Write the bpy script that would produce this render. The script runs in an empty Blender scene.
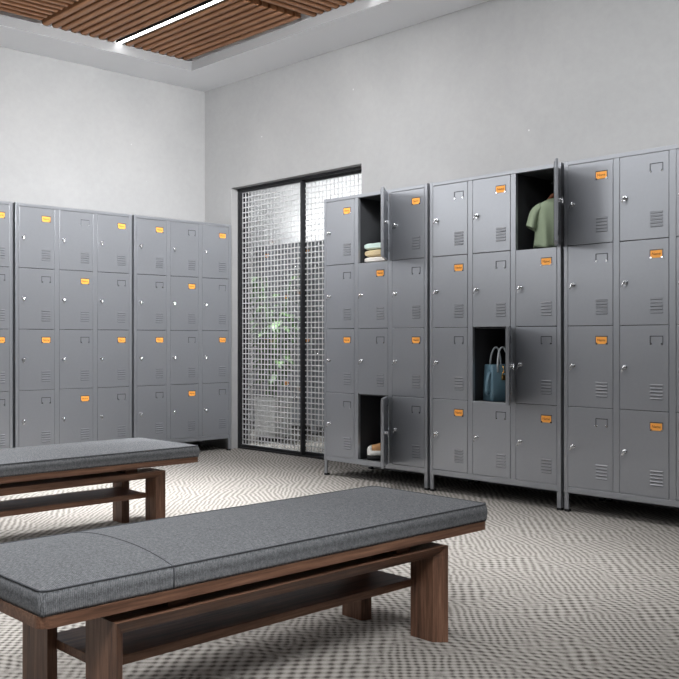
import bpy, bmesh, math, random
from mathutils import Vector, Matrix
random.seed(7)
C = bpy.context.scene.collection
PI = math.pi

# ------------------------------------------------------------------ camera
SIZE, FPX, YAW, CAMH = 679.0, 941.04, 0.8043, 0.897
cam = bpy.data.cameras.new('camera')
cam.sensor_width = 36; cam.lens = FPX / SIZE * 36
co = bpy.data.objects.new('camera', cam); C.objects.link(co)
co.location = (0, 0, CAMH); co.rotation_euler = (PI / 2, 0, YAW)
cam.clip_start = .05
bpy.context.scene.camera = co

# ------------------------------------------------------------------ materials
def s2l(c):
    return tuple(((x / 255 / 12.92) if x / 255 <= .04045 else ((x / 255 + .055) / 1.055) ** 2.4) for x in c)

class NT:
    def __init__(s, name):
        s.m = bpy.data.materials.new(name); s.m.use_nodes = True
        s.t = s.m.node_tree; s.b = s.t.nodes['Principled BSDF']
    def n(s, kind, **kw):
        nd = s.t.nodes.new(kind)
        for k, v in kw.items():
            if k.startswith('i_'):
                nd.inputs[k[2:].replace('_', ' ')].default_value = v
            else: setattr(nd, k, v)
        return nd
    def l(s, a, b): s.t.links.new(a, b)
    def math(s, op, a, b=None, clamp=False):
        nd = s.t.nodes.new('ShaderNodeMath'); nd.operation = op; nd.use_clamp = clamp
        for i, v in enumerate((a, b)):
            if v is None: continue
            if hasattr(v, 'is_linked') or hasattr(v, 'links'): s.l(v, nd.inputs[i])
            else: nd.inputs[i].default_value = v
        return nd.outputs[0]
    def mix(s, f, a, b):
        nd = s.t.nodes.new('ShaderNodeMix'); nd.data_type = 'RGBA'
        for i, v in ((0, f), (6, a), (7, b)):
            if hasattr(v, 'links'): s.l(v, nd.inputs[i])
            elif i == 0: nd.inputs[0].default_value = v
            else: nd.inputs[i].default_value = (*v, 1)
        return nd.outputs[2]
    def ramp(s, f, stops):
        nd = s.t.nodes.new('ShaderNodeValToRGB'); s.l(f, nd.inputs[0])
        e = nd.color_ramp.elements
        while len(e) < len(stops): e.new(.5)
        for i, (p, c) in enumerate(stops):
            e[i].position = p; e[i].color = (*c, 1) if len(c) == 3 else c
        return nd.outputs[0]
    def coords(s, scale=(1, 1, 1), out='Object'):
        tc = s.n('ShaderNodeTexCoord'); mp = s.n('ShaderNodeMapping')
        mp.inputs['Scale'].default_value = scale
        s.l(tc.outputs[out], mp.inputs[0]); return mp.outputs[0]
    def noise(s, vec, scale, detail=3, rough=.5, dist=0):
        nd = s.n('ShaderNodeTexNoise'); s.l(vec, nd.inputs['Vector'])
        nd.inputs['Scale'].default_value = scale; nd.inputs['Detail'].default_value = detail
        nd.inputs['Roughness'].default_value = rough; nd.inputs['Distortion'].default_value = dist
        return nd.outputs[0]
    def bump(s, h, strength, dist=.002):
        nd = s.n('ShaderNodeBump'); nd.inputs['Strength'].default_value = strength
        nd.inputs['Distance'].default_value = dist
        s.l(h, nd.inputs['Height']); s.l(nd.outputs[0], s.b.inputs['Normal'])
    def set(s, color=None, rough=None, metal=None, spec=None):
        if color is not None:
            if hasattr(color, 'links'): s.l(color, s.b.inputs['Base Color'])
            else: s.b.inputs['Base Color'].default_value = (*color, 1)
        if rough is not None: s.b.inputs['Roughness'].default_value = rough
        if metal is not None: s.b.inputs['Metallic'].default_value = metal
        if spec is not None: s.b.inputs['Specular IOR Level'].default_value = spec
        return s

def paint(name, col, rough=.45, metal=0., spec=.5, var=.06, sc=30):
    t = NT(name); v = t.coords()
    n = t.noise(v, sc, 3)
    c = t.mix(n, tuple(x * (1 - var) for x in col), tuple(x * (1 + var) for x in col))
    t.set(c, rough, metal, spec); return t.m

M = {}
M['steel'] = paint('grey_painted_steel', s2l((157, 160, 166)), .32, .55, .3, .03, 60)
M['steel_in'] = paint('locker_inside_shade', s2l((62, 63, 66)), .6, .0, .3, .05)  # darker than the steel: shade of the unlit compartments put into the colour
M['dark'] = paint('dark_rubber', s2l((28, 28, 30)), .6)
M['frame'] = paint('black_aluminium', s2l((42, 43, 46)), .4, .3)
M['chrome'] = paint('polished_chrome', (.85, .86, .88), .12, 1.0, .5, .02)
M['holder'] = paint('holder_steel', s2l((120, 122, 128)), .4, .4)
M['slot'] = paint('slot_shadow_steel', s2l((44, 45, 48)), .6)
M['vent_gap'] = paint('vent_gap_steel', s2l((96, 98, 102)), .5)
M['card'] = paint('orange_card', s2l((255, 176, 84)), .55, 0, .3, .06, 200)
M['ink'] = paint('brown_ink', s2l((120, 58, 12)), .7)
M['white'] = paint('white_ceramic', s2l((236, 236, 234)), .4)
M['lattice'] = paint('white_lattice_paint', s2l((204, 205, 207)), .35, .0, .5, .02)
M['ceil'] = paint('matt_ceiling_paint', s2l((225, 226, 228)), .8, 0, .2, .02, 3)
M['lip'] = paint('toned_down_lip', s2l((150, 151, 153)), .7, 0, .2, .02, 3)  # white face darkened in colour to offset lamp spill
M['leaf'] = paint('green_leaf', s2l((92, 128, 74)), .45, 0, .4, .35, 9)
M['soil'] = paint('potting_soil', s2l((50, 38, 30)), .9)
M['gold'] = paint('brass_gold', (.75, .45, .15), .25, 1.0)
M['mint'] = paint('mint_towel', s2l((208, 228, 223)), .95, 0, .1, .08, 250)
M['beige'] = paint('beige_towel', s2l((214, 196, 160)), .95, 0, .1, .10, 250)
M['cream'] = paint('white_towel', s2l((240, 236, 230)), .95, 0, .1, .05, 250)
M['sole'] = paint('white_rubber', s2l((238, 237, 234)), .5)
M['tan'] = paint('tan_suede', s2l((196, 152, 108)), .85, 0, .2, .12, 120)
M['lace'] = paint('white_lace', s2l((235, 232, 226)), .8)
M['bag'] = paint('blue_grey_leather', s2l((96, 126, 142)), .42, 0, .5, .05, 90)
M['scarf'] = paint('handle_wrap', s2l((176, 184, 190)), .6, 0, .4, .25, 70)
M['hanger'] = paint('red_brown_wood', s2l((120, 70, 46)), .5, 0, .4, .2, 40)
M['wall_far'] = paint('corridor_white_paint', s2l((232, 233, 234)), .8, 0, .2, .02, 3)

def shirt_mat():
    t = NT('sage_cotton'); v = t.coords()
    n = t.noise(v, 300, 2); c = t.mix(n, s2l((136, 150, 126)), s2l((158, 171, 147)))
    t.set(c, .9, 0, .1); t.bump(n, .2, .001); return t.m
M['shirt'] = shirt_mat()

def wall_mat():
    t = NT('grey_plaster'); v = t.coords()
    a = t.noise(v, 1.3, 6, .6, .4); b = t.noise(v, 22, 4, .7)
    f = t.math('ADD', t.math('MULTIPLY', a, .7), t.math('MULTIPLY', b, .3))
    c = t.ramp(f, [(.3, s2l((153, 154, 155))), (.7, s2l((167, 167, 168)))])
    vo = t.n('ShaderNodeTexVoronoi', feature='F1'); t.l(v, vo.inputs['Vector']); vo.inputs['Scale'].default_value = 9
    sp = t.math('LESS_THAN', vo.outputs['Distance'], .05)
    pk = t.math('MULTIPLY', sp, t.math('GREATER_THAN', a, .56))
    c = t.mix(t.math('MULTIPLY', pk, .5), c, s2l((240, 240, 240)))
    t.set(c, .75, 0, .25); t.bump(b, .15, .003); return t.m
M['wall'] = wall_mat()

def wood_mat(name, scale, c0, c1, c2, rough=.45):
    t = NT(name); v = t.coords(scale)
    a = t.noise(v, 1.0, 5, .65, .6)
    w = t.noise(v, 4.5, 4, .7, .2)
    f = t.math('ADD', t.math('MULTIPLY', a, .6), t.math('MULTIPLY', w, .4))
    c = t.ramp(f, [(.3, c0), (.5, c1), (.72, c2)])
    t.set(c, rough, 0, .35); t.bump(w, .2, .001); return t.m
W0, W1, W2 = s2l((46, 31, 25)), s2l((106, 76, 60)), s2l((152, 115, 93))
M['walnut_y'] = wood_mat('walnut_long_grain', (34, 1.8, 34), W0, W1, W2)
M['walnut_z'] = wood_mat('walnut_upright_grain', (38, 38, 2.0), W0, W1, W2)
M['slat_x'] = wood_mat('slat_wood_along_x', (1.2, 14, 14), s2l((124, 82, 54)), s2l((154, 108, 74)), s2l((174, 126, 90)), .5)
M['slat_y'] = wood_mat('slat_wood_along_y', (14, 1.2, 14), s2l((124, 82, 54)), s2l((154, 108, 74)), s2l((174, 126, 90)), .5)
M['slat_back'] = paint('slat_backing', s2l((58, 36, 26)), .8)

def fabric_mat():
    t = NT('grey_woven_upholstery'); v = t.coords()
    wa = t.n('ShaderNodeTexWave', wave_type='BANDS', bands_direction='X'); t.l(v, wa.inputs['Vector'])
    wa.inputs['Scale'].default_value = 75; wa.inputs['Distortion'].default_value = 1.5; wa.inputs['Detail'].default_value = 2
    wb = t.n('ShaderNodeTexWave', wave_type='BANDS', bands_direction='Y'); t.l(v, wb.inputs['Vector'])
    wb.inputs['Scale'].default_value = 75; wb.inputs['Distortion'].default_value = 1.5; wb.inputs['Detail'].default_value = 2
    n = t.noise(v, 420, 3, .7)
    n2 = t.noise(v, 150, 2, .6)
    wv = t.math('ADD', t.math('MULTIPLY', t.math('ADD', wa.outputs[1], wb.outputs[1]), .09), .16)
    f = t.math('ADD', wv, t.math('ADD', t.math('MULTIPLY', n, .4), t.math('MULTIPLY', n2, .3)))
    c = t.ramp(f, [(.34, s2l((50, 52, 55))), (.55, s2l((93, 95, 98))), (.78, s2l((144, 146, 150)))])
    t.set(c, .95, 0, .1); t.bump(f, .5, .002); return t.m
M['fabric'] = fabric_mat()
M['seam'] = paint('dark_grey_seam', s2l((78, 80, 84)), .95, 0, .1)

def carpet_mat():
    t = NT('woven_carpet')
    tc = t.n('ShaderNodeTexCoord'); sep = t.n('ShaderNodeSeparateXYZ'); t.l(tc.outputs['Object'], sep.inputs[0])
    X, Y = sep.outputs[0], sep.outputs[1]
    v = tc.outputs['Object']
    wob = t.noise(v, 12, 3)
    wob = t.math('MULTIPLY', t.math('SUBTRACT', wob, .5), .020)
    X2 = t.math('ADD', X, wob); Y2 = t.math('ADD', Y, wob)
    def pat(px, py, ph=0.):
        a = t.math('SINE', t.math('ADD', t.math('MULTIPLY', X2, 2 * PI / px), ph))
        b = t.math('SINE', t.math('MULTIPLY', Y2, 2 * PI / py))
        return t.math('MULTIPLY', a, b)
    def zig(px, py):
        a = t.math('SINE', t.math('MULTIPLY', X2, 2 * PI / px))
        y = t.math('ADD', t.math('MULTIPLY', Y2, 2 * PI / py), t.math('MULTIPLY', a, 1.25))
        return t.math('MULTIPLY', t.math('SINE', t.math('ADD', y, t.math('MULTIPLY', X2, 2 * PI / py))), .8)
    dots = pat(.033, .033)
    waves = pat(.056, .032)
    big = pat(.044, .050, 1.)
    # long low patches, two independent selectors
    mp = t.n('ShaderNodeMapping'); mp.inputs['Scale'].default_value = (1.1, 2.6, 1); mp.inputs['Rotation'].default_value = (0, 0, .5)
    t.l(v, mp.inputs[0])
    s1 = t.ramp(t.noise(mp.outputs[0], 1.6, 2, .5), [(.46, (0, 0, 0)), (.54, (1, 1, 1))])
    mp2 = t.n('ShaderNodeMapping'); mp2.inputs['Scale'].default_value = (2.4, 1.2, 1); mp2.inputs['Location'].default_value = (7, 3, 0)
    t.l(v, mp2.inputs[0])
    s2 = t.ramp(t.noise(mp2.outputs[0], 1.5, 2, .5), [(.50, (0, 0, 0)), (.58, (1, 1, 1))])
    def lerp(f, a, b):
        nd = t.n('ShaderNodeMix'); nd.data_type = 'FLOAT'; t.l(f, nd.inputs[0]); t.l(a, nd.inputs[2]); t.l(b, nd.inputs[3]); return nd.outputs[0]
    h = lerp(s1, dots, waves); h = lerp(s2, h, big)
    fine = t.math('SUBTRACT', t.noise(v, 260, 2, .7), .5)
    h = t.math('ADD', h, t.math('MULTIPLY', fine, 1.6))
    h = t.math('ADD', t.math('MULTIPLY', h, .5), .5, True)
    c = t.ramp(h, [(.10, s2l((88, 84, 80))), (.36, s2l((142, 138, 133))), (.62, s2l((164, 160, 155))), (.95, s2l((182, 178, 173)))])
    t.set(c, .95, 0, .1); t.bump(h, .6, .006); return t.m
M['carpet'] = carpet_mat()

def emit(name, col, st):
    t = NT(name); t.b.inputs['Emission Color'].default_value = (*col, 1); t.b.inputs['Emission Strength'].default_value = st
    t.set((.9, .9, .9), .4); return t.m
M['led'] = emit('led_diffuser', (1, .98, .95), 14)

def glass_mat():
    t = NT('clear_glass')
    tr = t.n('ShaderNodeBsdfTransparent'); tr.inputs[0].default_value = (.96, .97, .97, 1)
    gl = t.n('ShaderNodeBsdfGlossy'); gl.inputs['Roughness'].default_value = .03
    mx = t.n('ShaderNodeMixShader'); fr = t.n('ShaderNodeFresnel'); fr.inputs[0].default_value = 1.25
    t.l(fr.outputs[0], mx.inputs[0]); t.l(tr.outputs[0], mx.inputs[1]); t.l(gl.outputs[0], mx.inputs[2])
    out = [n for n in t.t.nodes if n.type == 'OUTPUT_MATERIAL'][0]
    t.l(mx.outputs[0], out.inputs[0]); return t.m
M['glass'] = glass_mat()

# ------------------------------------------------------------------ mesh helpers
class MB:
    def __init__(s): s.bm = bmesh.new()
    def box(s, a, b, bev=0., seg=2, mi=0):
        a = Vector(a); b = Vector(b); lo = Vector((min(a[i], b[i]) for i in range(3))); hi = Vector((max(a[i], b[i]) for i in range(3)))
        t = bmesh.new(); bmesh.ops.create_cube(t, size=1)
        for v in t.verts: v.co = Vector(((v.co[i] + .5) * (hi[i] - lo[i]) + lo[i] for i in range(3)))
        if bev: bmesh.ops.bevel(t, geom=list(t.edges), offset=bev, segments=seg, profile=.6, affect='EDGES')
        return s._merge(t, mi)
    def _merge(s, t, mi=0, mat=None):
        mp = {}
        for v in t.verts: mp[v] = s.bm.verts.new(mat @ v.co if mat else v.co)
        for f in t.faces:
            try:
                nf = s.bm.faces.new([mp[v] for v in f.verts]); nf.material_index = mi; nf.smooth = f.smooth
            except ValueError: pass
        t.free(); return s
    def prism(s, poly, ax, lo, hi, bev=0., mi=0):
        """extrude 2D polygon along axis ax (0,1,2); poly in the two other axes, in order"""
        o = [i for i in range(3) if i != ax]
        t = bmesh.new(); r = []
        for h in (lo, hi):
            ring = []
            for p in poly:
                c = [0, 0, 0]; c[o[0]] = p[0]; c[o[1]] = p[1]; c[ax] = h; ring.append(t.verts.new(c))
            r.append(ring)
        n = len(poly)
        t.faces.new(r[0][::-1]); t.faces.new(r[1])
        for i in range(n): t.faces.new((r[0][i], r[0][(i + 1) % n], r[1][(i + 1) % n], r[1][i]))
        bmesh.ops.recalc_face_normals(t, faces=list(t.faces))
        if bev: bmesh.ops.bevel(t, geom=list(t.edges), offset=bev, segments=2, profile=.6, affect='EDGES')
        return s._merge(t, mi)
    def tube(s, pts, r, n=10, mi=0, closed=False, flat=None):
        """swept tube; r is a number or list; flat=(a,b) scales the section"""
        pts = [Vector(p) for p in pts]; m = len(pts); t = bmesh.new(); rings = []
        nrm = None
        for i, p in enumerate(pts):
            d = (pts[(i + 1) % m] - pts[i - 1]) if closed else (pts[min(i + 1, m - 1)] - pts[max(i - 1, 0)])
            d.normalize()
            if nrm is None:
                up = Vector((0, 0, 1)) if abs(d.z) < .9 else Vector((1, 0, 0)); nrm = (up - d * up.dot(d)).normalized()
            else: nrm = (nrm - d * nrm.dot(d)).normalized()
            bn = d.cross(nrm); rr = r[i] if isinstance(r, (list, tuple)) else r
            fa, fb = flat or (1, 1)
            rings.append([t.verts.new(p + (nrm * math.cos(2 * PI * k / n) * fa + bn * math.sin(2 * PI * k / n) * fb) * rr) for k in range(n)])
        for i in range(m if closed else m - 1):
            A, B = rings[i], rings[(i + 1) % m]
            for k in range(n):
                f = t.faces.new((A[k], A[(k + 1) % n], B[(k + 1) % n], B[k])); f.smooth = True
        if not closed: t.faces.new(rings[0][::-1]); t.faces.new(rings[-1])
        return s._merge(t, mi)
    def loft(s, rings, cap0=True, cap1=True, mi=0, smooth=True):
        t = bmesh.new(); R = [[t.verts.new(p) for p in r] for r in rings]; n = len(R[0])
        for A, B in zip(R, R[1:]):
            for k in range(n):
                f = t.faces.new((A[k], A[(k + 1) % n], B[(k + 1) % n], B[k])); f.smooth = smooth
        if cap0: t.faces.new(R[0][::-1])
        if cap1: t.faces.new(R[-1])
        bmesh.ops.recalc_face_normals(t, faces=list(t.faces))
        return s._merge(t, mi)
    def cyl(s, a, b, r, n=16, r2=None, mi=0):
        return s.tube([a, b], [r, r2 if r2 is not None else r], n, mi)
    def quad(s, *p, mi=0):
        f = s.bm.faces.new([s.bm.verts.new(x) for x in p]); f.material_index = mi; return s
    def mesh(s, name, *mats):
        bmesh.ops.recalc_face_normals(s.bm, faces=list(s.bm.faces))
        me = bpy.data.meshes.new(name); s.bm.to_mesh(me); s.bm.free()
        for m in mats: me.materials.append(m)
        return me

def link(name, me, parent=None, loc=(0, 0, 0), rz=0):
    o = bpy.data.objects.new(name, me); C.objects.link(o); o.location = loc; o.rotation_euler = (0, 0, rz)
    if parent: o.parent = parent
    return o
def tag(o, label, cat, group=None):
    o['label'] = label; o['category'] = cat
    if group: o['group'] = group
    return o
def thing(name, label, cat, loc=(0, 0, 0), rz=0, group=None):
    return tag(link(name, None, None, loc, rz), label, cat, group)
def struct(name, me, label=None):
    o = link(name, me); o['kind'] = 'structure'
    if label: o['label'] = label
    return o

# ------------------------------------------------------------------ room shell
LX, RY, CZ = -6.55, 4.72, 3.0          # left wall plane, right wall plane, soffit height
OX0, OX1, OZ = -6.183, -4.678, 2.14    # doorway
WT = .20
b = MB(); b.box((-9.2, -4.2, -.05), (3.2, 8.2, 0)); struct('floor', b.mesh('floor', M['carpet']), 'grey and beige woven carpet')
b = MB(); b.box((LX - .15, -6, 0), (LX, RY + WT, 3.3)); struct('wall_left', b.mesh('wall_left', M['wall']))
b = MB()
b.box((LX, RY, 0), (OX0, RY + WT, 3.3)); b.box((OX1, RY, 0), (3.2, RY + WT, 3.3)); b.box((OX0, RY, OZ), (OX1, RY + WT, 3.3))
struct('wall_right', b.mesh('wall_right', M['wall']))
CX1, CY0 = .9, -1.2
RX, RYY = -6.112, 4.278                # recess edges
b = MB()
b.box((LX, RYY, CZ), (CX1, RY, CZ + .25)); b.box((LX, CY0, CZ), (RX, RYY, CZ + .25)); b.box((RX, CY0, CZ + .15), (CX1, RYY, CZ + .25))
struct('ceiling', b.mesh('ceiling', M['ceil']))
# corridor behind the doors
b = MB(); b.box((-9.2, 6.46, 0), (-2.5, 6.6, 2.8)); struct('wall_corridor_back', b.mesh('wall_corridor_back', M['wall_far']))
b = MB(); b.box((-9.2, RY + WT, 0), (-9.05, 6.46, 2.8)); struct('wall_corridor_end', b.mesh('wall_corridor_end', M['wall_far']))
b = MB(); b.box((-9.2, RY + WT, 2.8), (-2.5, 6.6, 2.9)); struct('ceiling_corridor', b.mesh('ceiling_corridor', M['ceil']))

b = MB(); b.box((RX, RYY - .004, CZ + .001), (CX1, RYY - .0005, CZ + .07)); b.box((RX + .0005, CY0, CZ + .001), (RX + .004, RYY - .004, CZ + .07))  # strips added over the white recess face to lower its brightness
struct('trim_2', b.mesh('recess_lip', M['lip']), 'lip greyed to tone down lamp glare around the slatted ceiling recess')
# ------------------------------------------------------------------ sliding lattice doors
DY = 4.785
b = MB()
b.box((OX0, DY, OZ - .020), (OX1, DY + .09, OZ), .002); b.box((OX0, DY, 0), (OX0 + .022, DY + .09, OZ - .020), .002)
b.box((OX0 + .022, DY, 0), (OX1, DY + .09, .012))
f = struct('trim_1', b.mesh('door_frame', M['frame']), 'black aluminium frame around the sliding doors')
def lattice_door(name, x0, x1, y, label, handle):
    b = MB(); z0, z1 = .014, OZ - .022; st = .020
    b.box((x0, y, z0), (x0 + st, y + .035, z1), .002); b.box((x1 - st, y, z0), (x1, y + .035, z1), .002)
    b.box((x0 + st, y, z0), (x1 - st, y + .035, z0 + .022), .002); b.box((x0 + st, y, z1 - .014), (x1 - st, y + .035, z1), .002)
    d = struct(name, b.mesh('door_leaf_frame', M['frame']), label)
    g = MB(); X0, X1, Z0, Z1 = x0 + st, x1 - st, z0 + .022, z1 - .014
    nx = round((X1 - X0) / .0415); nz = round((Z1 - Z0) / .0415)
    for i in range(nx + 1):
        x = X0 + (X1 - X0) * i / nx
        g.box((max(x - .0036, X0), y + .012, Z0), (min(x + .0036, X1), y + .016, Z1))
    for j in range(nz + 1):
        z = Z0 + (Z1 - Z0) * j / nz
        g.box((X0, y + .010, max(z - .0040, Z0)), (X1, y + .018, min(z + .0040, Z1)))
    link('lattice', g.mesh('lattice', M['lattice']), d)
    p = MB(); p.box((X0, y + .028, Z0), (X1, y + .033, Z1)); link('glass_pane', p.mesh('glass_pane', M['glass']), d)
    if handle:
        h = MB(); hx = x0 + .015
        h.box((hx - .011, y - .012, .80), (hx + .011, y - .001, 1.00), .003); link('pull_handle', h.mesh('pull_handle', M['dark']), d)
    return d
lattice_door('door_1', OX0 + .024, -5.39, DY + .005, 'left sliding door leaf with white square lattice', True)
lattice_door('door_2', -5.447, -4.52, DY + .046, 'right sliding door leaf with white square lattice, partly behind the lockers', False)

# ------------------------------------------------------------------ ceiling slat panels
PZ = CZ + .07
def slat_panel(x0, x1, y0, y1, along, label):
    cx, cy = (x0 + x1) / 2, (y0 + y1) / 2
    t = thing('slatted_wood_panel', label, 'ceiling panel', (cx, cy, PZ), 0, 'slatted wooden ceiling panels'); t['kind'] = 'thing'
    hx, hy = (x1 - x0) / 2, (y1 - y0) / 2
    b = MB(); b.box((-hx, -hy, .055), (hx, hy, .075)); link('backing_board', b.mesh('backing_board', M['slat_back']), t)
    L, Wd = (hx, hy) if along == 'x' else (hy, hx)
    b = MB(); pitch = .072; w = .046
    prof = lambda c: [(c - w / 2, .055), (c - w / 2, .010), (c - w * .36, .002), (c - w * .18, 0), (c + w * .18, 0), (c + w * .36, .002), (c + w / 2, .010), (c + w / 2, .055)]
    for sgn in (-1, 1):
        for k in range(8):
            c = sgn * (.052 + w / 2 + k * pitch)
            if along == 'x': b.prism(prof(c), 0, -L, L)
            else: b.prism(prof(c), 1, -L, L)
    link('slats', b.mesh('slats', M['slat_x' if along == 'x' else 'slat_y']), t)
    b = MB(); b2 = MB(); q = L - .012
    A = lambda u, v, z: (u, v, z) if along == 'x' else (v, u, z)
    b.box(A(-L, -.017, .006), A(q, .017, .02)); 
    b2.box(A(-L, -.026, .002), A(q, -.019, .055)); b2.box(A(-L, .019, .002), A(q, .026, .055)); b2.box(A(-L, -.026, .022), A(q, .026, .055))
    ch = link('light_channel', b2.mesh('light_channel', M['dark']), t)
    link('light_strip', b.mesh('light_strip', M['led']), ch)
    return t
PX0, PY1 = RX + .007, RYY - .007
slat_panel(PX0, PX0 + 1.33, PY1 - 1.28, PY1, 'x', 'slatted wood ceiling panel in the room corner, crossed by the long white light strip')
slat_panel(PX0, PX0 + 1.33, PY1 - 2.57, PY1 - 1.29, 'y', 'slatted wood ceiling panel at top left, in front of the lit corner panel')
slat_panel(PX0 + 1.34, PX0 + 2.67, PY1 - 1.28, PY1, 'y', 'slatted wood ceiling panel above the open lockers, to the right of the corner panel')

# ------------------------------------------------------------------ lockers
LW, LD, E0, DW = .9, .45, .0234, .2613
CP = (LW - 2 * E0 - DW) / 2
ZB, ZT, ZTOP = .132, 1.802, 1.824
RH = (ZT - ZB) / 4
def rowz(r): return ZT - (r + 1) * RH, ZT - r * RH      # row 0 is the top

def carcass_mesh():
    b = MB()
    # outer shell
    b.box((0, .002, .100), (.008, LD, ZTOP), .001); b.box((LW - .008, .002, .100), (LW, LD, ZTOP), .001)
    b.box((.008, LD - .006, .100), (LW - .008, LD, ZTOP)); b.box((.008, .012, ZTOP - .006), (LW - .008, LD - .006, ZTOP))
    # front frame
    for x0, x1 in ((0, E0), (LW - E0, LW)):
        b.box((x0, 0, .100), (x1, .022, ZTOP + .002), .0025)
    for k in (0, 1):
        x0 = E0 + k * CP + DW; x1 = E0 + (k + 1) * CP
        b.box((x0, 0, ZB), (x1, .022, ZT), .0025)
    b.box((E0, 0, ZT), (LW - E0, .022, ZTOP), .0025); b.box((E0, 0, .100), (LW - E0, .022, ZB), .0025)
    m = b.mesh('locker_frame', M['steel']); return m
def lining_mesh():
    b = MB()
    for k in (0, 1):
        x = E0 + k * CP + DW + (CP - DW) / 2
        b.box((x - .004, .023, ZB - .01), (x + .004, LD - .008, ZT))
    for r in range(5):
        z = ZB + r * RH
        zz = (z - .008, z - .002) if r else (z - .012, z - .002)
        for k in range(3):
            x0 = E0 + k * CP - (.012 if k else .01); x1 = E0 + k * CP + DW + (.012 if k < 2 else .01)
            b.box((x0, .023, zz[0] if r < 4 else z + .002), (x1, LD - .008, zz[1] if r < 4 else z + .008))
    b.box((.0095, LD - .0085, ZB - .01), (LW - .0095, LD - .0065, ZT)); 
    b.box((.0085, .023, ZB - .01), (.0105, LD - .0085, ZT)); b.box((LW - .0105, .023, ZB - .01), (LW - .0085, LD - .0085, ZT))  # thin sheets carrying the compartment shade over back and sides
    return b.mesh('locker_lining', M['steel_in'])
def leg_mesh():
    b = MB(); b.prism([(-.012, -.012), (.012, -.012), (.012, -.006), (-.006, -.006), (-.006, .012), (-.012, .012)], 2, .012, .105)
    m = b.mesh('leg', M['steel']); return m
def foot_mesh():
    b = MB(); b.box((-.0135, -.0135, 0), (.0135, .0135, .014), .002); return b.mesh('rubber_foot', M['dark'])
CARC, LINE, LEG, FOOT = carcass_mesh(), lining_mesh(), leg_mesh(), foot_mesh()

G = .0016; DT = .016; DH = RH - 2 * G; dw = DW - 2 * G
def door_mesh():           # local origin: lower right front corner (hinge side); door extends to -x
    b = MB(); b.box((-dw, 0, 0), (0, DT, DH), .0022, 2)
    b.box((-dw + .012, DT, .012), (-.012, DT + .003, DH - .012))
    return b.mesh('door', M['steel'])
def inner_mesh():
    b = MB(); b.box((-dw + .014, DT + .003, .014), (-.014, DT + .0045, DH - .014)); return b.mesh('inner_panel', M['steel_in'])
VX0, VX1 = -dw * .37, -dw * .115       # vents and card holder share this span
def vent_mesh():
    b = MB()
    for i in range(5):
        z = .058 + i * .0165
        b.prism([(.0005, z + .0075), (-.0045, z + .0015), (-.0045, z - .0005), (.0005, z - .0015)], 0, VX0, VX1)
        b.box((VX0 + .002, -.0006, z - .004), (VX1 - .002, .0005, z - .0016), mi=1)
    return b.mesh('louver_vent', M['steel'], M['vent_gap'])
HZ0, HZ1 = DH - .092, DH - .054
def holder_mesh():
    b = MB()
    b.box((VX0 - .001, -.0012, HZ1), (VX1 + .001, .0005, HZ1 + .0035), mi=1)
    b.box((VX0 - .001, -.003, HZ0), (VX0 + .0025, .0005, HZ1)); b.box((VX1 - .0025, -.003, HZ0), (VX1 + .001, .0005, HZ1))
    b.box((VX0 - .0005, -.0012, HZ0 + .008), (VX0 + .001, -.0031, HZ1), mi=1)
    for x in (VX0 + .004, VX1 - .004): b.box((x - .005, -.0036, HZ0 - .002), (x + .005, .0005, HZ0 + .007), .0008, 1, mi=2)
    return b.mesh('card_holder', M['holder'], M['slot'], M['chrome'])
def card_mesh():
    b = MB(); b.box((VX0 + .001, -.0028, HZ0 + .001), (VX1 - .001, -.0006, HZ1 - .001), .0004, 1); return b.mesh('name_card', M['card'])
def lock_mesh():
    b = MB(); x, z = -dw + .031, DH * .505
    b.cyl((x, .0005, z), (x, -.004, z), .0125, 20); b.cyl((x, -.004, z), (x, -.014, z), .010, 20, .0085)
    b.cyl((x, -.014, z), (x, -.017, z), .0085, 16, .006)
    # turn key with drooping tab
    b.tube([(x + .004, -.019, z + .012), (x, -.0215, z + .001), (x - .005, -.022, z - .013), (x - .008, -.021, z - .022)], [.0045, .0050, .0048, .0052], 10, flat=(1, .55))
    return b.mesh('lock', M['chrome'])
DOOR, INNER, VENT, HOLD, CARD, LOCK = door_mesh(), inner_mesh(), vent_mesh(), holder_mesh(), card_mesh(), lock_mesh()
fc = bpy.data.curves.new('card_lettering', 'FONT'); fc.body = 'Name'; fc.size = .019; fc.align_x = 'CENTER'; fc.align_y = 'CENTER'; fc.extrude = .0003
fc.materials.append(M['ink'])
_fo = bpy.data.objects.new('lettering_source', fc); C.objects.link(_fo); bpy.context.view_layer.update()
TXT = bpy.data.meshes.new_from_object(_fo.evaluated_get(bpy.context.evaluated_depsgraph_get())); TXT.name = 'card_lettering'
bpy.data.objects.remove(_fo)
if not TXT.materials: TXT.materials.append(M['ink'])

def make_locker(label, loc, rz, cards, opened=(), group='grey twelve-door locker units', swing=127):
    t = thing('locker_unit', label, 'locker', loc, rz, group)
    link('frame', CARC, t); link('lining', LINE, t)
    for x in (.0135, LW - .0135):
        for y in (.0155, LD - .0155):
            o = link('leg', LEG, t, (x, y, 0)); 
            if x > .4: o.scale = (-1, 1, 1)
            link('rubber_foot', FOOT, o)
    for r in range(4):
        for c in range(3):
            z0, z1 = rowz(r)
            hx = E0 + c * CP + DW - G
            op = (r, c) in opened
            d = link('door', DOOR, t, (hx, -.0005, z0 + G), math.radians(swing) if op else 0)
            if op: d.location.y = -.004; d.location.x += .009
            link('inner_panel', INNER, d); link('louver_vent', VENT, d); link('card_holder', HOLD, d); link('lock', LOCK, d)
            if (r, c) in cards:
                k = link('name_card', CARD, d)
                k['label'] = 'orange name card in the holder'
                w = link('card_lettering', TXT, d, ((VX0 + VX1) / 2, -.0029, (HZ0 + HZ1) / 2 + .001)); w.rotation_euler = (PI / 2, 0, 0)
    return t
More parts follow.
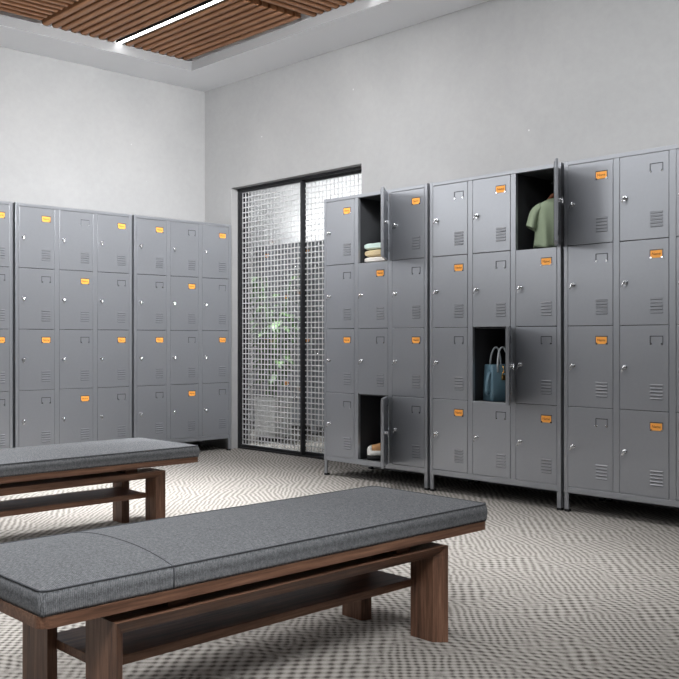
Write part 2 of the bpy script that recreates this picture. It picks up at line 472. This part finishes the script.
CHK = {(0, 0), (0, 2), (1, 1), (2, 0), (2, 2), (3, 1)}
XA, PU, FR = -4.5639, .9188, 4.2515
GR, GL = 'locker units along the wall with the doorway', 'locker units along the far left wall'
make_locker('grey locker unit by the lattice doors with towels and a shoe in two open compartments', (XA, FR, 0), 0, {(0, 0), (0, 2), (1, 1), (2, 0), (2, 2)}, {(0, 1), (3, 1)}, GR)
make_locker('grey locker unit with a green shirt and a blue bag in its open compartments', (XA + PU, FR, 0), 0, {(0, 1), (1, 0), (1, 2), (3, 0), (3, 2)}, {(0, 2), (2, 1)}, GR, 123.5)
make_locker('grey locker unit cut by the right edge of the photo, all its doors shut', (XA + 2 * PU, FR, 0), 0, CHK, (), GR)
YL, FLX = 4.6486 - LW, -6.0924
make_locker('grey locker unit in the far corner, just left of the lattice doors', (FLX, YL, 0), PI / 2, CHK, (), GL)
make_locker('grey locker unit on the left wall, middle one, fully in view with twelve shut doors', (FLX, YL - PU, 0), PI / 2, CHK, (), GL)
make_locker('grey locker unit cut by the left edge of the photo, only its last column showing', (FLX, YL - 2 * PU, 0), PI / 2, CHK, (), GL)
make_locker('grey locker unit in the corridor seen through the left lattice door', (-7.43, 5.95, 0), 0, CHK, (), 'locker units in the corridor')
make_locker('grey locker unit in the corridor seen through the right lattice door', (-7.43 + PU, 5.95, 0), 0, CHK, (), 'locker units in the corridor')

# ------------------------------------------------------------------ benches
def rounded_rect(hx, hy, r, n=6):
    pts = []
    for cx, cy, a0 in ((hx - r, hy - r, 0), (-hx + r, hy - r, PI / 2), (-hx + r, -hy + r, PI), (hx - r, -hy + r, 1.5 * PI)):
        for i in range(n + 1):
            a = a0 + PI / 2 * i / n; pts.append((cx + r * math.cos(a), cy + r * math.sin(a)))
    return pts
BL, BW = 1.480, .50
def make_bench(label, loc, group):
    """local: x across (front +x), y along the length, z up; origin on the floor at the middle"""
    t = thing('bench', label, 'bench', loc, 0, group)
    hx, hy = BW / 2, BL / 2
    zb, zs, zc = .3098, .3346, .3876
    b = MB(); b.prism(rounded_rect(hx, hy, .028), 2, zb, zs, 0); me = b.mesh('seat_board', M['walnut_y'])
    link('seat_board', me, t)
    # cushion: rings of a rounded rectangle, then a crowned top
    b = MB(); rings = []
    def ring(ins, z, r): return [(x, y, z) for x, y in rounded_rect(hx - ins, hy - ins, r)]
    for ins, z, r in ((.003, zs + .0005, .012), (.001, zs + .008, .014), (-.001, zs + .028, .015), (.0005, zc - .010, .016), (.003, zc - .003, .017), (.008, zc, .018)):
        rings.append(ring(ins, z, r))
    for k in range(1, 9):
        f = k / 8; ins = .008 + f * (hx - .02); cr = .024 * (1 - (1 - f) ** 2.2)
        rings.append(ring(ins, zc + cr, max(.018 * (1 - f), .004)))
    b.loft(rings); cu = link('cushion', b.mesh('cushion', M['fabric']), t)
    b = MB()
    b.tube([(x, y, zc - .0005) for x, y in rounded_rect(hx - .003, hy - .003, .017)], .0019, 8, closed=True)
    link('piping', b.mesh('piping', M['seam']), cu)
    b = MB(); ys = -hy + .318; pts = [(hx + .0005, ys, zs + .002), (hx + .0018, ys, zc - .02), (hx - .001, ys, zc - .002)]
    def crown(x):
        ins = hx - abs(x); f = max(0, min(1, (ins - .008) / (hx - .02))); return zc + .024 * (1 - (1 - f) ** 2.2)
    for i in range(25):
        x = (hx - .012) * (1 - 2 * i / 24); pts.append((x, ys, crown(x) + .0003))
    b.tube(pts, .0016, 6); link('cross_seam', b.mesh('cross_seam', M['seam']), cu)
    # two mitred bevelled frames
    YF, YN = hy - .196, hy - .174; T = .033; zr = .287
    for s in (1, -1):
        xo, xi = (hx - .002, hx - .136) if s > 0 else (-hx + .050, -hx + .182)
        ch_o, ch_i = .031, .014
        for e in (1, -1):
            Yo = YF if e > 0 else YN
            yo, yi = e * Yo, e * (Yo - T)
            b = MB(); b.prism([(xo, yo), (xo - s * ch_o, yi), (xi + s * ch_i, yi), (xi, yo)], 2, 0, zr - T, .001)
            bt = bmesh.new()
            lo = [bt.verts.new(p) for p in ((xo, yo, zr - T), (xo - s * ch_o, yi, zr - T), (xi + s * ch_i, yi, zr - T), (xi, yo, zr - T))]
            hi = [bt.verts.new(p) for p in ((xo, yo, zr), (xi, yo, zr))]
            bt.faces.new((lo[0], lo[3], hi[1], hi[0])); bt.faces.new((lo[0], hi[0], lo[1])); bt.faces.new((lo[3], lo[2], hi[1]))
            bt.faces.new((lo[1], hi[0], hi[1], lo[2]))
            b._merge(bt); link('leg', b.mesh('leg', M['walnut_z']), t)
        bt = bmesh.new(); V = bt.verts.new
        r0 = [V((xo, YF, zr)), V((xo - s * ch_o, YF - T, zr - T)), V((xi + s * ch_i, YF - T, zr - T)), V((xi, YF, zr))]
        r1 = [V((xo, -YN, zr)), V((xo - s * ch_o, -YN + T, zr - T)), V((xi + s * ch_i, -YN + T, zr - T)), V((xi, -YN, zr))]
        for i in range(4): bt.faces.new((r0[i], r0[(i + 1) % 4], r1[(i + 1) % 4], r1[i]))
        bt.faces.new(r0); bt.faces.new(r1[::-1])
        b = MB(); b._merge(bt); link('rail', b.mesh('rail', M['walnut_y']), t)
    sh = MB(); yy = YF - T + .004
    sh.box((-hx + .12, -(YN - T + .004), .150), (hx - .117, yy, .173), .002); link('shelf', sh.mesh('shelf', M['walnut_y']), t)
    for e in (-1, 1):
        for s in (-1, 1):
            b = MB(); xa, xb = (hx - .120, hx - .035) if s > 0 else (-hx + .08, -hx + .165)
            b.box((xa, e * (YF - .16) - .03, zr), (xb, e * (YF - .16) + .03, zb), .001)
            link('spacer_block', b.mesh('spacer_block', M['walnut_y']), t)
    return t
XF = -1.782
make_bench('near dark walnut bench with a grey cushion, largest in the foreground', (XF - BW / 2, (.8806 + 2.361) / 2, 0), 'cushioned walnut benches')
make_bench('farther walnut bench with a grey cushion, behind the near bench at the left edge', (-3.717 - BW / 2, 2.652 - BL / 2, 0), 'cushioned walnut benches')

# ------------------------------------------------------------------ things in the open lockers
def comp(unit, r, c):      # compartment centre x, floor z
    return XA + unit * PU + E0 + c * CP + DW / 2, rowz(r)[0] - .002
# towels
tx, tz = comp(0, 0, 1)
def towel_mesh(name, w, d, h, mat, seed):
    rnd = random.Random(seed); b = MB(); rings = []
    # section (y,z): two folded layers with a nip between them at the front
    sec = []
    N = 40
    for i in range(N):
        a = 2 * PI * i / N; cy, cz = math.cos(a), math.sin(a)
        y = math.copysign(abs(cy) ** .35, cy) * d / 2; z = math.copysign(abs(cz) ** .6, cz) * h / 2
        nip = math.exp(-((z) / (h * .10)) ** 2) * .010
        y -= math.copysign(nip, y)
        sec.append((y, z))
    for j in range(15):
        u = -1 + 2 * j / 14; e = (1 - abs(u) ** 5)
        k = .86 + .14 * e ** .5 if e > 0 else .86
        kz = .35 + .65 * max(e, 0) ** .45
        rings.append([(u * w / 2 + rnd.uniform(-.001, .001), y * k, h / 2 + z * kz * (1 + .03 * math.sin(9 * u + y * 40))) for y, z in sec])
    b.loft(rings); return b.mesh(name, mat)
z = tz + .0
for nm, h, mat, lab, dx in (('folded_towel', .040, 'cream', 'white folded towel at the bottom of the small stack', 0), ('folded_towel', .046, 'beige', 'beige folded towel in the middle of the small stack', .003), ('folded_towel', .044, 'mint', 'pale mint folded towel on top of the small stack', -.002)):
    me = towel_mesh(nm, .232, .28, h, M[mat], len(lab))
    o = link(nm, me, None, (tx - .004 + dx, FR + .165, z), 0); tag(o, lab, 'towel', 'folded towels in the open top locker'); z += h * .985
# sneakers
def sneaker_parts(t):
    L = .27
    st = [  # t along length from toe: half width, sole z, top z
        (.00, .010, .034), (.015, .024, .046), (.05, .035, .056), (.11, .043, .063), (.22, .048, .068), (.36, .046, .082), (.50, .040, .104), (.62, .037, .118), (.78, .038, .116), (.92, .036, .122), (.98, .028, .122), (1.0, .016, .112)]
    N = 20
    def sec(u, hw, z0, z1, p=.75):
        out = []
        for i in range(N):
            a = 2 * PI * i / N; c, s_ = math.cos(a), math.sin(a)
            out.append((u * L - L / 2, math.copysign(abs(c) ** p, c) * hw, (z0 + z1) / 2 + math.copysign(abs(s_) ** p, s_) * (z1 - z0) / 2))
        return out
    b = MB(); b.loft([sec(u, hw * 1.05 + .002, .0, .030 + .006 * (1 - u), .45) for u, hw, _ in st]); so_ = link('sole', b.mesh('sole', M['sole']), t)
    so_.location.z = .030
    b = MB(); b.loft([sec(u, hw * 1.02, .0, .034, .45) for u, hw, _ in st]); link('outsole', b.mesh('outsole', M['dark']), t)
    b = MB(); b.loft([sec(u, hw, .020, z1) for u, hw, z1 in st[3:]]); link('upper', b.mesh('upper', M['tan']), t).location.z = .030
    b = MB(); b.loft([sec(u, hw + .001, .020, z1 + .001) for u, hw, z1 in st[:4]]); link('toe_cap', b.mesh('toe_cap', M['sole']), t).location.z = .030
    b = MB()
    for i in range(5):
        u = .33 + .06 * i; zt = .080 + .0098 * i * 1.35
        b.tube([(u * L - L / 2, -.026, zt - .012), (u * L - L / 2 + .004, -.012, zt + .003), (u * L - L / 2, 0, zt + .007), (u * L - L / 2 + .004, .012, zt + .003), (u * L - L / 2, .026, zt - .012)], .0034, 8)
    link('laces', b.mesh('laces', M['lace']), t).location.z = .030
    b = MB(); b.loft([[(L * .20 + .035 * math.cos(a) * 1.25, .026 * math.sin(a), zz) for a in [2 * PI * i / 16 for i in range(16)]] for zz in (.112, .1235)])
    link('collar_lining', b.mesh('collar_lining', M['lace']), t).location.z = .030
sx, sz = comp(0, 3, 1)
for k, (dx, dy, a, lab) in enumerate(((.004, .138, .78, 'white and tan sneaker nearest the opening of the bottom locker'), (.045, .285, .85, 'white and tan sneaker behind its pair in the bottom locker'))):
    if k: continue
    t = thing('sneaker', lab.replace(' nearest the opening of', ' standing in the open'), 'shoe', (sx + dx, FR + dy, sz), a); sneaker_parts(t)
# hanger and shirt
hx_, hz_ = comp(1, 0, 2)
HR = .74; HY = FR + .17; HTOP = hz_ + .296
t = thing('clothes_hanger', 'brown wooden clothes hanger holding the sage green shirt', 'hanger', (hx_ + .006, HY, HTOP), HR)
b = MB(); b.tube([(-.085, 0, -.060), (-.062, 0, -.044), (-.034, 0, -.020), (-.014, 0, .006), (0, 0, .012), (.014, 0, .006), (.034, 0, -.020), (.062, 0, -.044), (.085, 0, -.060)], [.006, .007, .008, .010, .011, .010, .008, .007, .006], 10, flat=(1.1, .8))
link('shoulder_bar', b.mesh('shoulder_bar', M['hanger']), t)
b = MB(); pts = [(0, 0, .015), (0, 0, .040)]
for i in range(12):
    a = -PI / 2 + PI * 1.35 * i / 11; pts.append((.020 * math.cos(a), 0, .061 + .020 * math.sin(a)))
b.tube(pts, .0022, 8); link('hook', b.mesh('hook', M['chrome']), t)
def shirt_mesh():
    b = MB(); N = 36; rings = []
    # (z below the hanger top, half width, half thickness)
    lv = [(-.004, .046, .020), (-.012, .062, .027), (-.024, .096, .036), (-.040, .130, .042), (-.060, .142, .045), (-.10, .136, .047), (-.15, .138, .048), (-.20, .143, .049), (-.245, .148, .050), (-.278, .152, .048)]
    for z, hw, ht in lv:
        rr = []
        for i in range(N):
            a = 2 * PI * i / N; c, s_ = math.cos(a), math.sin(a)
            f = max(0, (-z - .05) / .22)
            fold = 1 + .42 * f * math.sin(5 * a + 1.3 + z * 8) + .16 * f * math.sin(11 * a + z * 6)
            rr.append((math.copysign(abs(c) ** .8, c) * hw, math.copysign(abs(s_) ** .8, s_) * ht * fold, z + .006 * f * math.sin(4 * a)))
        rings.append(rr)
    b.loft(rings, cap0=False, cap1=False)
    for s in (-1, 1):
        pts = [(s * .090, 0, -.048), (s * .130, 0, -.066), (s * .152, -.004, -.100), (s * .164, -.008, -.145), (s * .172, -.012, -.172)]
        t = []
        for k, p in enumerate(pts):
            u = Vector((s * .42, 0, -.9)) if k else Vector((s * .8, 0, -.6)); u.normalize()
            side = Vector((u.z, 0, -u.x)); rr = []
            ra, rb = [(.030, .030), (.036, .036), (.036, .038), (.037, .040), (.040, .042)][k]
            for i in range(16):
                a = 2 * PI * i / 16
                rr.append(Vector(p) + side * math.cos(a) * ra + Vector((0, 1, 0)) * math.sin(a) * rb * (1 + .08 * math.sin(3 * a)))
            t.append(rr)
        b.loft(t, cap0=False, cap1=False)
    # ribbed collar
    b.tube([(.047 * math.cos(a), .024 * math.sin(a) - .002, -.008 - .010 * (math.sin(a) < 0) * -math.sin(a)) for a in [2 * PI * i / 24 for i in range(24)]], .0055, 8, closed=True)
    return b.mesh('shirt', M['shirt'])
o = link('shirt', shirt_mesh(), None, (hx_ + .006, HY, HTOP + .002), HR); o.location.z -= .010; o.scale = (.76, .9, .97); so = o.modifiers.new('sub', 'SUBSURF'); so.levels = so.render_levels = 1
so = o.modifiers.new('sol', 'SOLIDIFY'); so.thickness = .0015
tag(o, 'sage green short-sleeved shirt hanging in the open top locker', 'shirt')
# coat rod in that compartment
# bag
bx, bz = comp(1, 2, 1)
t = thing('handbag', 'blue-grey leather bucket bag standing in the open locker', 'bag', (bx - .034, FR + .145, bz), 1.08)
def bag_body():
    b = MB(); rings = []
    for z, hx, hy, r in ((.0, .086, .062, .012), (.004, .092, .068, .014), (.10, .090, .062, .014), (.205, .086, .052, .012), (.208, .085, .051, .012), (.206, .081, .047, .010), (.19, .081, .047, .010), (.02, .082, .054, .010)):
        rings.append([(x, y, z) for x, y in rounded_rect(hx, hy, r, 4)])
    b.loft(rings); return b.mesh('body', M['bag'])
link('body', bag_body(), t)
for y in (-.056, .050):
    b = MB(); pts = []
    for i in range(17):
        a = PI * i / 16; pts.append((.034 * math.cos(a) - .018, y + (.012 if y < 0 else -.012) * math.sin(a), .165 + .140 * math.sin(a) ** .8))
    b.tube(pts, .0056, 10); link('handle', b.mesh('handle', M['scarf']), t)
b = MB(); b.tube([(-.086, -.03, .175), (-.100, -.036, .15), (-.114, -.040, .10), (-.118, -.040, .055), (-.106, -.036, .035), (-.094, -.03, .05)], .011, 10, flat=(.28, 1)); link('side_strap', b.mesh('side_strap', M['bag']), t)
b = MB(); b.box((-.040, -.086, .120), (-.006, -.074, .150), .004); b.tube([(-.023 + .011 * math.cos(a), -.080, .150 + .016 * math.sin(a)) for a in [PI * i / 10 for i in range(11)]], .003, 8)
b.tube([(-.028, -.076, .165), (-.025, -.080, .185), (-.030, -.072, .205)], .003, 8)
link('padlock_charm', b.mesh('padlock_charm', M['gold']), t)

# ------------------------------------------------------------------ corridor plant
t = thing('potted_plant', 'leafy green plant in a square white planter behind the left lattice door', 'plant', (-6.46, 5.40, 0), .15)
b = MB()
b.loft([[(x, y, z) for x, y in rounded_rect(h, h, .02, 4)] for z, h in ((.03, .115), (.035, .118), (.385, .130), (.39, .128), (.388, .118), (.35, .116))]); 
link('planter', b.mesh('planter', M['white']), t)
b = MB(); b.box((-.10, -.10, 0), (.10, .10, .031), .003); link('plinth', b.mesh('plinth', M['dark']), t)
b = MB(); b.box((-.112, -.112, .33), (.112, .112, .353), .003); link('soil', b.mesh('soil', M['soil']), t)
def foliage():
    rnd = random.Random(3); b = MB()
    def leaf(base, d, L, w, droop):
        d = Vector(d).normalized(); side = d.cross(Vector((0, 0, 1))).normalized(); rows = []
        for i in range(7):
            u = i / 6; p = Vector(base) + d * L * u + Vector((0, 0, -droop * L * u * u))
            ww = w * math.sin(PI * min(.98, .06 + .92 * u)) ** .8
            rows.append((p - side * ww + Vector((0, 0, .12 * ww)), p, p + side * ww + Vector((0, 0, .12 * ww))))
        for A, B in zip(rows, rows[1:]):
            for k in (0, 1): b.quad(A[k], A[k + 1], B[k + 1], B[k])
    for s in range(15):
        a = s * 2.4; r = rnd.uniform(.06, .20); h = rnd.uniform(.35, 1.12)
        top = Vector((r * math.cos(a), r * math.sin(a), .35 + h))
        pts = [Vector((.03 * math.cos(a), .03 * math.sin(a), .35)), Vector((.3 * top.x, .3 * top.y, .35 + h * .5)), top]
        b.tube(pts, [.006, .005, .003], 6)
        for k in range(9):
            u = .35 + .65 * k / 8; p = pts[0].lerp(pts[1], min(1, u * 2)) if u < .5 else pts[1].lerp(pts[2], u * 2 - 1)
            an = a + rnd.uniform(-1.5, 1.5); leaf(p, (math.cos(an), math.sin(an), rnd.uniform(-.1, .8)), rnd.uniform(.15, .23), rnd.uniform(.022, .045), rnd.uniform(.3, .8))
    return b.mesh('foliage', M['leaf'])
link('foliage', foliage(), t)

# ------------------------------------------------------------------ light
def area(name, loc, rot, sx, sy, power, col=(1, 1, 1), spread=PI):
    l = bpy.data.lights.new(name, 'AREA'); l.shape = 'RECTANGLE'; l.size = sx; l.size_y = sy; l.energy = power; l.color = col; l.spread = spread
    o = bpy.data.objects.new(name, l); C.objects.link(o); o.location = loc; o.rotation_euler = rot; return o
def aim(loc, to):
    return (Vector(to) - Vector(loc)).to_track_quat('-Z', 'Y').to_euler()
def wash(name, loc, to, sx, sy, power, spread=PI): area(name, loc, aim(loc, to), sx, sy, power, spread=spread)
def ray(deg): return math.tan(math.radians(deg))
wash('added_fill_right', (-2.2, 1.2, 2.95), (-2.2, 2.2, 2.95 - ray(17)), 5.4, .25, 17, 1.12)  # unseen fill, added to brighten the upper lockers and right wall
wash('added_fill_left', (-2.6, 2.1, 2.95), (-3.6, 2.55, 2.95 - ray(17)), 2.0, .25, 48, 1.12)  # unseen fill, added for the top-bright gradient on the left row
wash('added_wash_right', (-2.0, 3.3, 3.05), (-2.0, 4.3, 2.35), 5.6, .2, 18, 1.7)  # out-of-view source added to brighten the right wall
area('added_side_strip', (-6.42, -1.7, 2.45), (PI / 2, 0, -PI / 2), 7.4, 1.0, 75)  # added strip source for locker gradient and door shadows; no window here
area('soffit_fill_left', (-6.2, 3.0, 1.845), (PI, 0, 0), .05, 3.2, 2.5)  # hidden source added on the locker tops to lift the soffit
area('soffit_fill_right', (-2.1, 4.37, 1.845), (PI, 0, 0), 4.6, .05, 1.5)  # same added soffit fill, hidden above the right row
wash('key_bench', (-.1, .3, 3.0), (-1.9, 1.4, .25), 1.2, 1.2, 22, 1.05)  # source added above the camera to light the near bench
area('floor_fill_middle', (-3.4, 1.0, 3.05), (0, 0, 0), 1.2, 1.2, 26, spread=1.2)  # added floor fill between the benches, no fitting modelled
area('floor_fill_aisle', (-3.2, 3.2, 3.05), (0, 0, 0), 3.2, .3, 21, spread=.85)  # added out of view to lift the floor before the lockers
area('floor_fill_far', (-4.9, 2.75, 3.05), (0, 0, 0), .5, .9, 26, spread=1.0)  # added to brighten the far floor near the doors
area('corridor_wall_fill', (-6.45, 6.18, 1.85), (PI, 0, 0), 1.9, .1, 24)  # hidden source added on the corridor lockers to whiten the wall above
area('corridor_fill', (-6.55, 5.2, 2.72), (0, 0, 0), .6, .3, 12, spread=.8)  # unseen source added to brighten the plant and planter
w = bpy.data.worlds.new('world'); bpy.context.scene.world = w; w.use_nodes = True
nt = w.node_tree; bg = nt.nodes['Background']
tc = nt.nodes.new('ShaderNodeTexCoord'); sp = nt.nodes.new('ShaderNodeSeparateXYZ'); rp = nt.nodes.new('ShaderNodeValToRGB')
nt.links.new(tc.outputs['Generated'], sp.inputs[0]); nt.links.new(sp.outputs[2], rp.inputs[0]); nt.links.new(rp.outputs[0], bg.inputs[0])
e = rp.color_ramp.elements; e.new(.05); e[0].position = 0; e[0].color = (.3, .3, .3, 1); e[1].color = (.5, .5, .5, 1); e[2].position = .3; e[2].color = (1, 1, 1, 1)
bg.inputs[1].default_value = .12
vs = bpy.context.scene.view_settings
vs.view_transform = 'Standard'; vs.look = 'None'; vs.exposure = 0; vs.gamma = 1
